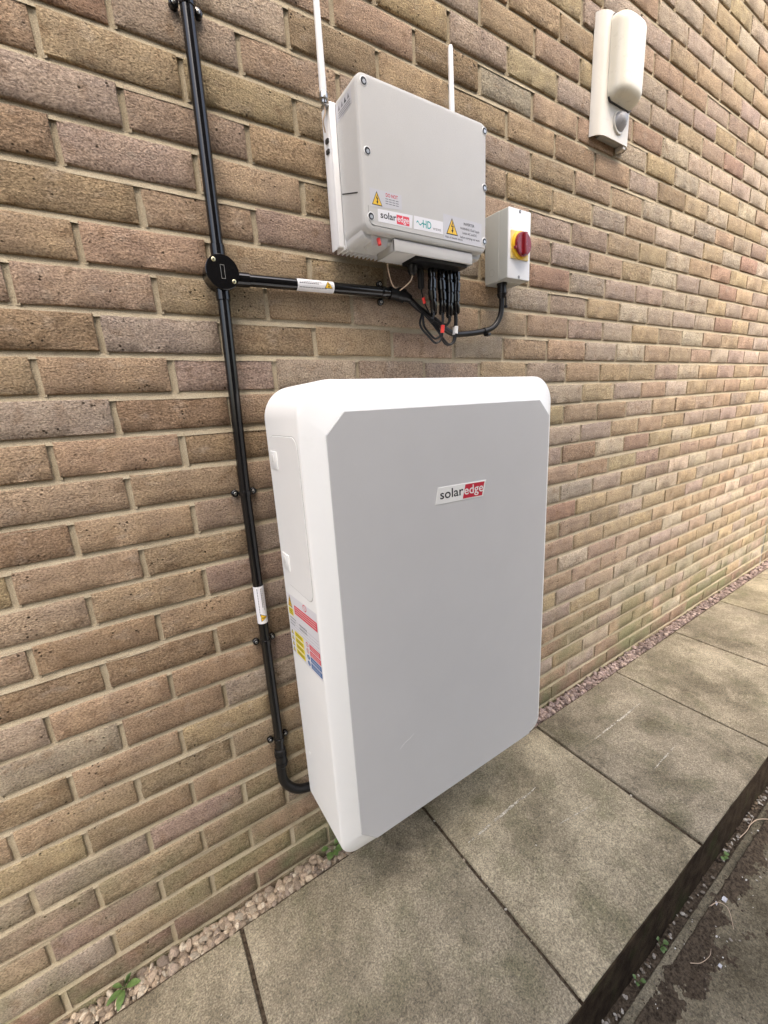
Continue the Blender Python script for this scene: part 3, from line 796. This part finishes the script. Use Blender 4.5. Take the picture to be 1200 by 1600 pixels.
pipe_label(t, (vpx(.934), PY, .934), (vpx(.834), PY, .834), (1, 0, 0))
t = thing('conduit', (.28, PY, 1.628), 'short horizontal black conduit with white warning label leading to the inverter cables', 'conduit', 'black conduit runs')
hz = lambda x: 1.6265+(x-.28)*.020
b = MB(); b.tube([(x, PY, hz(x)) for x in (.262, .4, .55, .668)], PR, 'black', 20); b.build('pipe', t)
b = MB(); b.tube([(x, PY, hz(x)) for x in (.258, .2955, .2965)], [PR+.0022, PR+.0022, PR+.0006], 'black', 20); b.build('socket', t)
b = MB(); b.tube([(.662, PY, hz(.662)), (.664, PY, hz(.664)), (.688, PY-.003, 1.6325), (.689, PY-.003, 1.6325), (.705, PY-.008, 1.628), (.706, PY-.008, 1.628), (.722, PY-.014, 1.620)], [PR, PR+.003, PR+.003, PR+.005, PR+.005, PR+.002, PR-.003], 'blackm', 16); b.build('end_gland', t)
pipe_label(t, (.404, PY, hz(.404)), (.497, PY, hz(.497)), (0, 0, 1))

jb = thing('junction_box', (.2385, -.02, 1.632), 'round black junction box where the conduits meet on the brick wall', 'junction box')
c = Vector((.2385, 0, 1.632))
b = MB(); b.tube([c+Vector((0, y, 0)) for y in (.003, -.030, -.0335)], [.0325, .0325, .0322], 'blackg', 40); b.build('body', jb)
b = MB(); b.tube([c+Vector((0, y, 0)) for y in (-.0335, -.0375, -.0385, -.0388)], [.0335, .0335, .0325, .030], 'blackg', 40); ld = b.build('lid', jb)
b = MB()
for u0, u1, v0, v1 in ((-.004, .004, .0125, .0130), (-.004, .004, -.0130, -.0125), (-.004, -.0035, -.0125, .0125), (.0035, .004, -.0125, .0125)): b.box(c.x+u0, c.x+u1, -.0392, -.0386, c.z+v0, c.z+v1, 'seam')
b.build('moulded_mark', jb, ld, smooth=0)
for dx, dz in ((-.0155, .0215), (.0205, -.0165)):
    b = MB(); screw_head(b, (c.x+dx, -.0387, c.z+dz), .0042, (0, -1, 0), 'brass', .0016, False); b.cyl((c.x+dx, -.040, c.z+dz), (c.x+dx, -.0407, c.z+dz), .0016, 'dark', 6); b.build('screw', jb, ld)

def clip(P, ax, label, tilt=0.):
    """spacer-bar saddle: strap over the pipe and two screwed lugs"""
    t = thing('saddle_clip', P, label, 'clip', 'black conduit saddles'); P = Vector(P); a = Vector(ax).normalized(); s = a.cross(Vector((0, 1, 0))).normalized(); f = Vector((0, -1, 0))
    b = MB(); loops = []
    for w, dr in ((-.0062, .0004), (-.0055, .0018), (-.001, .0022), (.001, .0022), (.0055, .0018), (.0062, .0004)):
        L = []
        for i in range(17):
            q = math.pi*i/16; L.append(P+a*w+(s*math.cos(q)+f*math.sin(q))*(PR+dr))
        for i in range(16, -1, -1):
            q = math.pi*i/16; L.append(P+a*w+(s*math.cos(q)+f*math.sin(q))*(PR+.0001))
        loops.append(L)
    b.loft(loops, 'blackg'); b.build('strap', t, smooth=50)
    for k in (-1, 1):
        q = P+s*k*(PR+.0085); q.y = -.001
        b = MB(); b.cyl(q, q+f*.010, .0085, 'blackg', 20, .002); lug = b.build('lug', t)
        b = MB(); screw_head(b, q+f*.0098, .0036, (0, -1, 0), 'steel', .0014); b.build('screw', t, lug)
    return t
for z, lab in ((2.083, 'black conduit saddle at the top of the photo, above the round junction box'), (1.168, 'black conduit saddle level with the upper part of the battery, above the white pipe label'), (.780, 'black conduit saddle just below the white pipe label'), (.479, 'lowest black conduit saddle, just above the pipe bend')):
    clip((vpx(z), PY, z), (0, 0, 1), lab)
clip((.642, PY, hz(.642)), (1, 0, .02), 'black saddle at the right end of the horizontal conduit')

# ------------------------------------------------------------------ solar cables
XS = [.757, .772, .789, .802, .815, .826, .838, .8475]
LAB = ['leftmost', 'second from left', 'third from left', 'fourth from left', 'fifth from left', 'sixth from left', 'seventh from left', 'rightmost']
for i, x in enumerate(XS):
    y = -.083 if i % 2 == 0 else -.066
    xt = .752+(x-.757)*1.06
    t = thing('solar_cable', (x, y, 1.69), LAB[i]+' black plug cable hanging below the inverter', 'cable', 'plug cables under the inverter')
    zt = 1.694; L = .118+random.uniform(-.006, .004)
    prof_ = [(0, .0052), (.010, .0052), (.011, .0075), (.030, .0078), (.031, .0060), (.036, .0060), (.037, .0082), (.058, .0084), (.059, .0066), (.063, .0066), (.064, .0080), (.083, .0076), (.084, .0058), (.089, .0058), (.090, .0072), (.110, .0064), (.114, .0048)]
    b = MB(); b.tube([(xt+(x-xt)*s/.118+.0015*math.sin(s*70+i), y, zt-s*L/.114) for s, r in prof_], [r*1.32 for s, r in prof_], 'blackg', 14); b.build('connector', t)
    for q in range(3):
        s = (.016, .046, .072)[q]; xx = xt+(x-xt)*s/.118
        b = MB(); b.box(xx-.0095, xx-.0065, y-.006, y-.001, zt-s-.009, zt-s+.006, 'blackg', .0008); b.build('latch', t)
    z0 = zt-L
    low = {2: 1.506, 3: 1.520, 6: 1.5035, 7: 1.505}.get(i)
    if low: P = [(x, y, z0), (x, y, z0-.022), (x-.003, y+.004, low+.012), (x-.018, y+.010, low), (x-.034, y+.014, low+.012), (x-.052, -.050, 1.553), (.748, -.044, 1.590), (.722, -.034, 1.620)]
    else: P = [(x, y, z0), (x-.001, y+.002, z0-.012), (x-.012, y+.012, z0-.018), (.752, -.048, 1.585), (.722+.0, -.034, 1.620)]
    if i in (0, 1): P = [(x, y, z0), (x-.001, y, z0-.012), (x-.006, y+.01, z0-.012), (.744, -.045, 1.594), (.722, -.034, 1.621)]
    b = MB(); b.tube(crom(P, 8), .0030, 'blackm', 10); b.build('lead', t)
    if i in (2, 6, 7):
        zz = 1.540
        b = MB(); b.tube([(x-.0005, y+.001, zz+.010), (x-.001, y+.0015, zz), (x-.0018, y+.002, zz-.009)], .0052, 'redcable' if i == 2 else 'sleevew', 12); b.build('sleeve', t)
t = thing('plug', (.724, -.07, 1.69), 'single black plug hanging below the inverter left of the cable bundle', 'plug')
b = MB(); b.tube([(.7275, -.07, 1.692), (.7275, -.07, 1.665), (.7278, -.07, 1.664), (.728, -.07, 1.640), (.728, -.07, 1.636)], [.0088, .0088, .0082, .0082, .006], 'blackm', 14); b.build('body', t)
b = MB(); b.tube(crom([(.728, -.07, 1.637), (.733, -.069, 1.620), (.744, -.066, 1.600), (.756, -.064, 1.585)], 6), .002, 'blackm', 8); b.build('lead', t)
b = MB(); b.tube([(.7345, -.0695, 1.617), (.741, -.067, 1.604)], .0042, 'redcable', 10); b.build('sleeve', t)
t = thing('cable_gland', (.70, -.088, 1.685), 'black cable gland under the left end of the inverter gland plate', 'gland')
b = MB(); b.tube([(.688, -.088, 1.688), (.688, -.088, 1.684), (.688, -.088, 1.6835), (.688, -.088, 1.668), (.688, -.088, 1.660)], [.015, .015, .0125, .0125, .007], 'blackm', 12); b.build('body', t)
for lab, P in (('right beige wire drooping from the inverter gland to the conduit end', [(.688, -.088, 1.664), (.686, -.085, 1.650), (.680, -.070, 1.640), (.676, -.050, 1.634), (.690, -.034, 1.640)]),
               ('left beige wire drooping from the inverter base to the conduit end', [(.634, -.060, 1.700), (.636, -.058, 1.675), (.648, -.052, 1.650), (.662, -.044, 1.641), (.680, -.034, 1.645)])):
    t = thing('wire', P[0], lab, 'wire', 'thin beige wires under the inverter'); b = MB(); b.tube(crom(P, 8), .0015, 'wire', 8); b.build('strand', t)

# ------------------------------------------------------------------ rotary isolator
OX0, OX1, OZ0, OZ1 = 1.036, 1.134, 1.690, 1.874
iso = thing('isolator_switch', (1.085, -.043, OZ0), 'grey rotary isolator box with red and yellow knob on the wall', 'switch')
b = MB(); b.loft([atY(rrect(OX0-.001, OX1+.001, OZ0-.001, OZ1+.001, .004, 4), .001), atY(rrect(OX0-.0005, OX1+.0005, OZ0-.0005, OZ1+.0005, .004, 4), -.052), atY(rrect(OX0+.0006, OX1-.0006, OZ0+.0006, OZ1-.0006, .004, 4), -.0525), atY(rrect(OX0+.0006, OX1-.0006, OZ0+.0006, OZ1-.0006, .004, 4), -.0535), atY(rrect(OX0, OX1, OZ0, OZ1, .004, 4), -.054), atY(rrect(OX0+.001, OX1-.001, OZ0+.001, OZ1-.001, .004, 4), -.083)], 'iso')
b.build('box', iso, smooth=30)
b = MB(); b.loft([atY(rrect(OX0+.0012, OX1-.0012, OZ0+.0012, OZ1-.0012, .003, 4), -.0828), atY(rrect(OX0+.0012, OX1-.0012, OZ0+.0012, OZ1-.0012, .003, 4), -.0852), atY(rrect(OX0+.0022, OX1-.0022, OZ0+.0022, OZ1-.0022, .003, 4), -.0860)], 'isofront')
fr = b.build('front_plate', iso, smooth=30)
for z in (1.867, 1.697):
    b = MB(); b.cyl((1.085, -.0855, z), (1.085, -.0866, z), .0042, 'dark', 16); b.cyl((1.085, -.0865, z), (1.085, -.0869, z), .0022, 'steel', 6); b.build('screw', iso, fr)
kc = Vector((1.0845, 0, 1.7795))
b = MB(); b.loft([atY(rrect(1.047, 1.122, 1.743, 1.816, .002, 3), -.0858), atY(rrect(1.047, 1.122, 1.743, 1.816, .002, 3), -.0882), atY(rrect(1.0478, 1.1212, 1.7438, 1.8152, .002, 3), -.0888)], 'pyellow'); yp = b.build('yellow_plate', iso, smooth=30)
b = MB(); b.tube([kc+Vector((0, y, 0)) for y in (-.0885, -.0955, -.097)], [.0372, .0355, .0335], 'kyellow', 40); b.build('collar', iso, yp)
b = MB(); b.tube([kc+Vector((0, y, 0)) for y in (-.0965, -.102, -.1045, -.1052, -.1025, -.1020)], [.0315, .0318, .0306, .0285, .0270, .001], 'knob', 40); kn = b.build('knob', iso)
b = MB(); b.box(kc.x-.0055, kc.x+.0055, -.1125, -.101, kc.z-.0285, kc.z+.0285, 'knob', .0022); b.build('grip', iso, kn)
b = MB(); b.box(kc.x-.036, kc.x-.029, -.1035, -.0955, kc.z-.016, kc.z-.008, 'knob', .0015); b.build('lug', iso, kn)
b = MB(); n = 32
for i in range(n):
    a0, a1 = 2*math.pi*i/n, 2*math.pi*(i+1)/n
    b.poly([(OX0-.0012, -.026+r*math.cos(a), 1.718+r*math.sin(a)) for r, a in ((.0095, a0), (.0095, a1), (.0102, a1), (.0102, a0))], 'seam')
b.build('knockout', iso, smooth=0)
b = MB(); b.tube([(1.064, -.040, 1.691), (1.064, -.040, 1.684), (1.064, -.040, 1.6835), (1.064, -.040, 1.662), (1.064, -.040, 1.661), (1.064, -.040, 1.648)], [.0155, .0155, .0135, .0135, .0155, .010], 'blackm', 14); b.build('gland', iso)
t = thing('power_cable', (1.064, -.04, 1.66), 'thick black cable curving down from the isolator and back to the left', 'cable')
b = MB(); b.tube(crom([(1.064, -.040, 1.662), (1.0645, -.040, 1.625), (1.056, -.038, 1.590), (1.030, -.034, 1.563), (.985, -.026, 1.551), (.93, -.022, 1.544), (.885, -.022, 1.542), (.845, -.028, 1.552), (.80, -.032, 1.575), (.75, -.030, 1.600), (.722, -.03, 1.618)], 8), .0082, 'blackm', 14); b.build('sheath', t)
b = MB(); b.tube([(1.006, -.030, 1.5545), (1.000, -.029, 1.553)], .0105, 'blackm', 14); b.box(.998, 1.010, -.048, -.030, 1.538, 1.546, 'blackm', .001); b.build('cable_tie', t)
b = MB(); b.tube([(1.072, -.049, 1.652), (1.073, -.049, 1.625)], .0022, 'blackm', 8); b.cyl((1.073, -.049, 1.627), (1.073, -.049, 1.620), .005, 'blackm', 8); b.build('tie_tail', t)

# ------------------------------------------------------------------ wall light with sensor
wl_ = thing('wall_light', (1.636, -.03, 2.195), 'off white outdoor wall light with opal diffuser and motion sensor, top right', 'wall light')
sec = [(1.5255, -.001), (1.5285, -.010), (1.5365, -.021), (1.548, -.028), (1.562, -.0325), (1.580, -.0335), (1.636, -.0338), (1.695, -.0335), (1.708, -.0320), (1.719, -.027), (1.728, -.019), (1.734, -.008), (1.736, -.001)]
sec2 = [(x+(1.631-x)*.018, y*.94+.001) for x, y in sec[::-1]]
b = MB(); loops = [[(x, y, z) for x, y in sec+sec2] for z in (2.195, 2.1965, 2.30, 2.42, 2.5295, 2.531)]
b.loft(loops, 'lampmetal'); b.build('backplate', wl_, smooth=40)
b = MB(); loops = []
DX0, DX1, DZ0, DZ1, DY, DD = 1.567, 1.712, 2.294, 2.527, -.0340, .054
for t_ in range(0, 25):
    tt = t_/24; z = DZ0+(DZ1-DZ0)*tt; e = min(z-DZ0, DZ1-z); k = min(1, e/.030); s = math.sqrt(max(0.0, 1-(1-k)**2)); sw = .80+.20*s
    z = z; L = []
    for i in range(25):
        a = math.pi*i/24; ca, sa = math.cos(a), math.sin(a)
        xx = (DX0+DX1)/2-math.copysign(abs(ca)**.62, ca)*(DX1-DX0)/2*sw; yy = DY-abs(sa)**.72*DD*(.18+.82*s)
        L.append((xx, yy, z))
    loops.append(L)
b.loft(loops, 'opal'); b.build('diffuser', wl_, smooth=60)
b = MB(); b.loft([atY(rrect(DX0+.004, DX1-.004, DZ0-.0025, DZ1+.001, .012, 5), y) for y in (-.0332, -.0385)], 'dark'); b.build('gap_shade', wl_)  # dark rim paints the shaded gap between diffuser and backplate
b = MB(); b.tube([(1.643, y, 2.2485) for y in (-.032, -.038, -.0395)], [.0350, .0342, .033], 'lampmetal', 32); ps = b.build('sensor', wl_)
b = MB(); b.tube([(1.643, -.0385, 2.2485), (1.643, -.0435, 2.2480), (1.643, -.0500, 2.246), (1.643, -.0545, 2.244), (1.643, -.0560, 2.243)], [.0305, .0290, .0240, .0145, .002], 'pir', 28); b.build('lens', wl_, ps, smooth=60)
b = MB(); b.box(1.565, 1.700, -.026, -.001, 2.199, 2.225, 'seam', .003); b.build('gear_tray', wl_)
b = MB(); b.box(1.688, 1.704, -.030, -.001, 2.186, 2.20, 'lampmetal', .001); b.build('bracket', wl_)

# ------------------------------------------------------------------ weeds and litter
def leaf(mb, base, d, L, w, curl=.3, n=6):
    base = Vector(base); d = Vector(d).normalized(); s = d.cross(Vector((0, 0, 1))).normalized(); up = s.cross(d); l = []; r = []; c_ = []
    for i in range(n+1):
        t = i/n; ww = w*math.sin(math.pi*min(.98, t*.9+.06))**.8*.5; p = base+d*L*t+Vector((0, 0, -curl*L*t*t))
        l.append(p-s*ww+up*ww*.25); r.append(p+s*ww+up*ww*.25); c_.append(p)
    mb.loft([l, c_, r], 'leaf', False, False, False)
def weed(loc, spec, label):
    t = thing('weed', loc, label, 'weed', 'small weeds along the paving'); b0 = Vector(loc)
    for (dx, dy, dz, L, w, stem) in spec:
        d = Vector((dx, dy, dz)).normalized(); p = b0+d*stem*.5+Vector((0, 0, stem*.8))
        if stem:
            b = MB(); b.tube(crom([b0, b0+d*stem*.2+Vector((0, 0, stem*.5)), p], 4), .0008, 'leaf', 6); b.build('stem', t)
        b = MB(); leaf(b, p, d, L, w); b.build('leaf', t, smooth=80)
weed((.338, -.026, -.010), [(.6, -.5, .3, .026, .024, .022), (-.6, -.6, .2, .024, .022, .020), (.1, -.9, .3, .020, .019, .024), (-.9, .1, .4, .022, .017, .03), (.8, .2, .5, .018, .015, .028)], 'round-leaved weed in the gravel at the battery\'s lower left corner')
weed((-.228, -.022, -.010), [(.3, -.1, 1.0, .040, .016, .012), (-.9, -.4, .35, .036, .016, .012), (.9, -.3, .35, .034, .017, .012), (-.3, -.9, .25, .038, .018, .010), (.6, .3, .8, .026, .012, .014), (-.6, .2, .7, .026, .011, .014)], 'pointed-leaved weed in the gravel at the lower left of the photo')
weed((1.437, -.678, -.170), [(.7, -.4, .3, .015, .015, .016), (-.7, -.4, .3, .015, .015, .014), (.1, -.9, .4, .012, .012, .012)], 'two-leaved seedling in the gutter, the farthest of three')
weed((1.021, -.679, -.170), [(.7, -.4, .4, .015, .013, .018), (-.5, -.6, .3, .013, .012, .012), (.1, .6, .6, .013, .011, .018), (.4, -.8, .2, .012, .010, .008)], 'seedling in the gutter between the other two')
weed((.893, -.681, -.170), [(.5, -.6, .4, .014, .011, .016), (-.6, -.3, .5, .013, .010, .014), (.0, .7, .6, .011, .009, .012)], 'pale seedling in the gutter nearest the bottom of the photo')
def twig(P, r, label):
    t = thing('twig', P[0], label, 'twig', 'twigs on the lower concrete'); b = MB(); Q = crom(P, 8); b.tube(Q, [r*(1-.6*i/len(Q)) for i in range(len(Q))], 'wire', 6); b.build('stalk', t)
GZ = -.158
twig([(1.235, -.715, GZ), (1.262, -.728, GZ+.010), (1.262, -.752, GZ+.012), (1.225, -.778, GZ+.002)], .0013, 'thin curled twig beside the white scrap on the lower concrete')
twig([(1.62, -.690, GZ), (1.66, -.700, GZ+.012), (1.70, -.722, GZ+.008), (1.72, -.745, GZ)], .0015, 'longest pale twig lying at the right edge of the photo')
twig([(1.55, -.688, GZ), (1.60, -.694, GZ+.006), (1.66, -.690, GZ+.010)], .0012, 'short pale twig lying against the slab edge')
twig([(1.045, -.742, GZ), (1.065, -.758, GZ+.004), (1.10, -.765, GZ+.004), (1.125, -.760, GZ)], .0010, 'fine twig bent over the dark soil near the bottom')
def scrap(loc, s, label, seed, mat='silver'):
    b = MB(); n = 5; V = []
    for j in range(n+1):
        for i in range(n+1):
            u, v = i/n-.5, j/n-.5; V.append((loc[0]+u*s*1.5+.2*s*hn(u*4, v*4, seed), loc[1]+v*s+.2*s*hn(u*4, v*4, seed+9), loc[2]+s*.35*abs(hn(u*5, v*5, seed+3))))
    b.add(V, [(j*(n+1)+i, j*(n+1)+i+1, (j+1)*(n+1)+i+1, (j+1)*(n+1)+i) for j in range(n) for i in range(n)], mat)
    return tag(b.build('paper_scrap', smooth=20), label, 'scrap', 'litter scraps on the lower concrete')
scrap((1.262, -.722, -.160), .008, 'small crumpled white scrap beside the curled twig', 3)
scrap((1.295, -.733, -.160), .011, 'larger greyish crumpled scrap on the dark soil', 8, 'silver')
scrap((1.105, -.788, -.162), .007, 'tiny white scrap near the bottom right of the photo', 14)
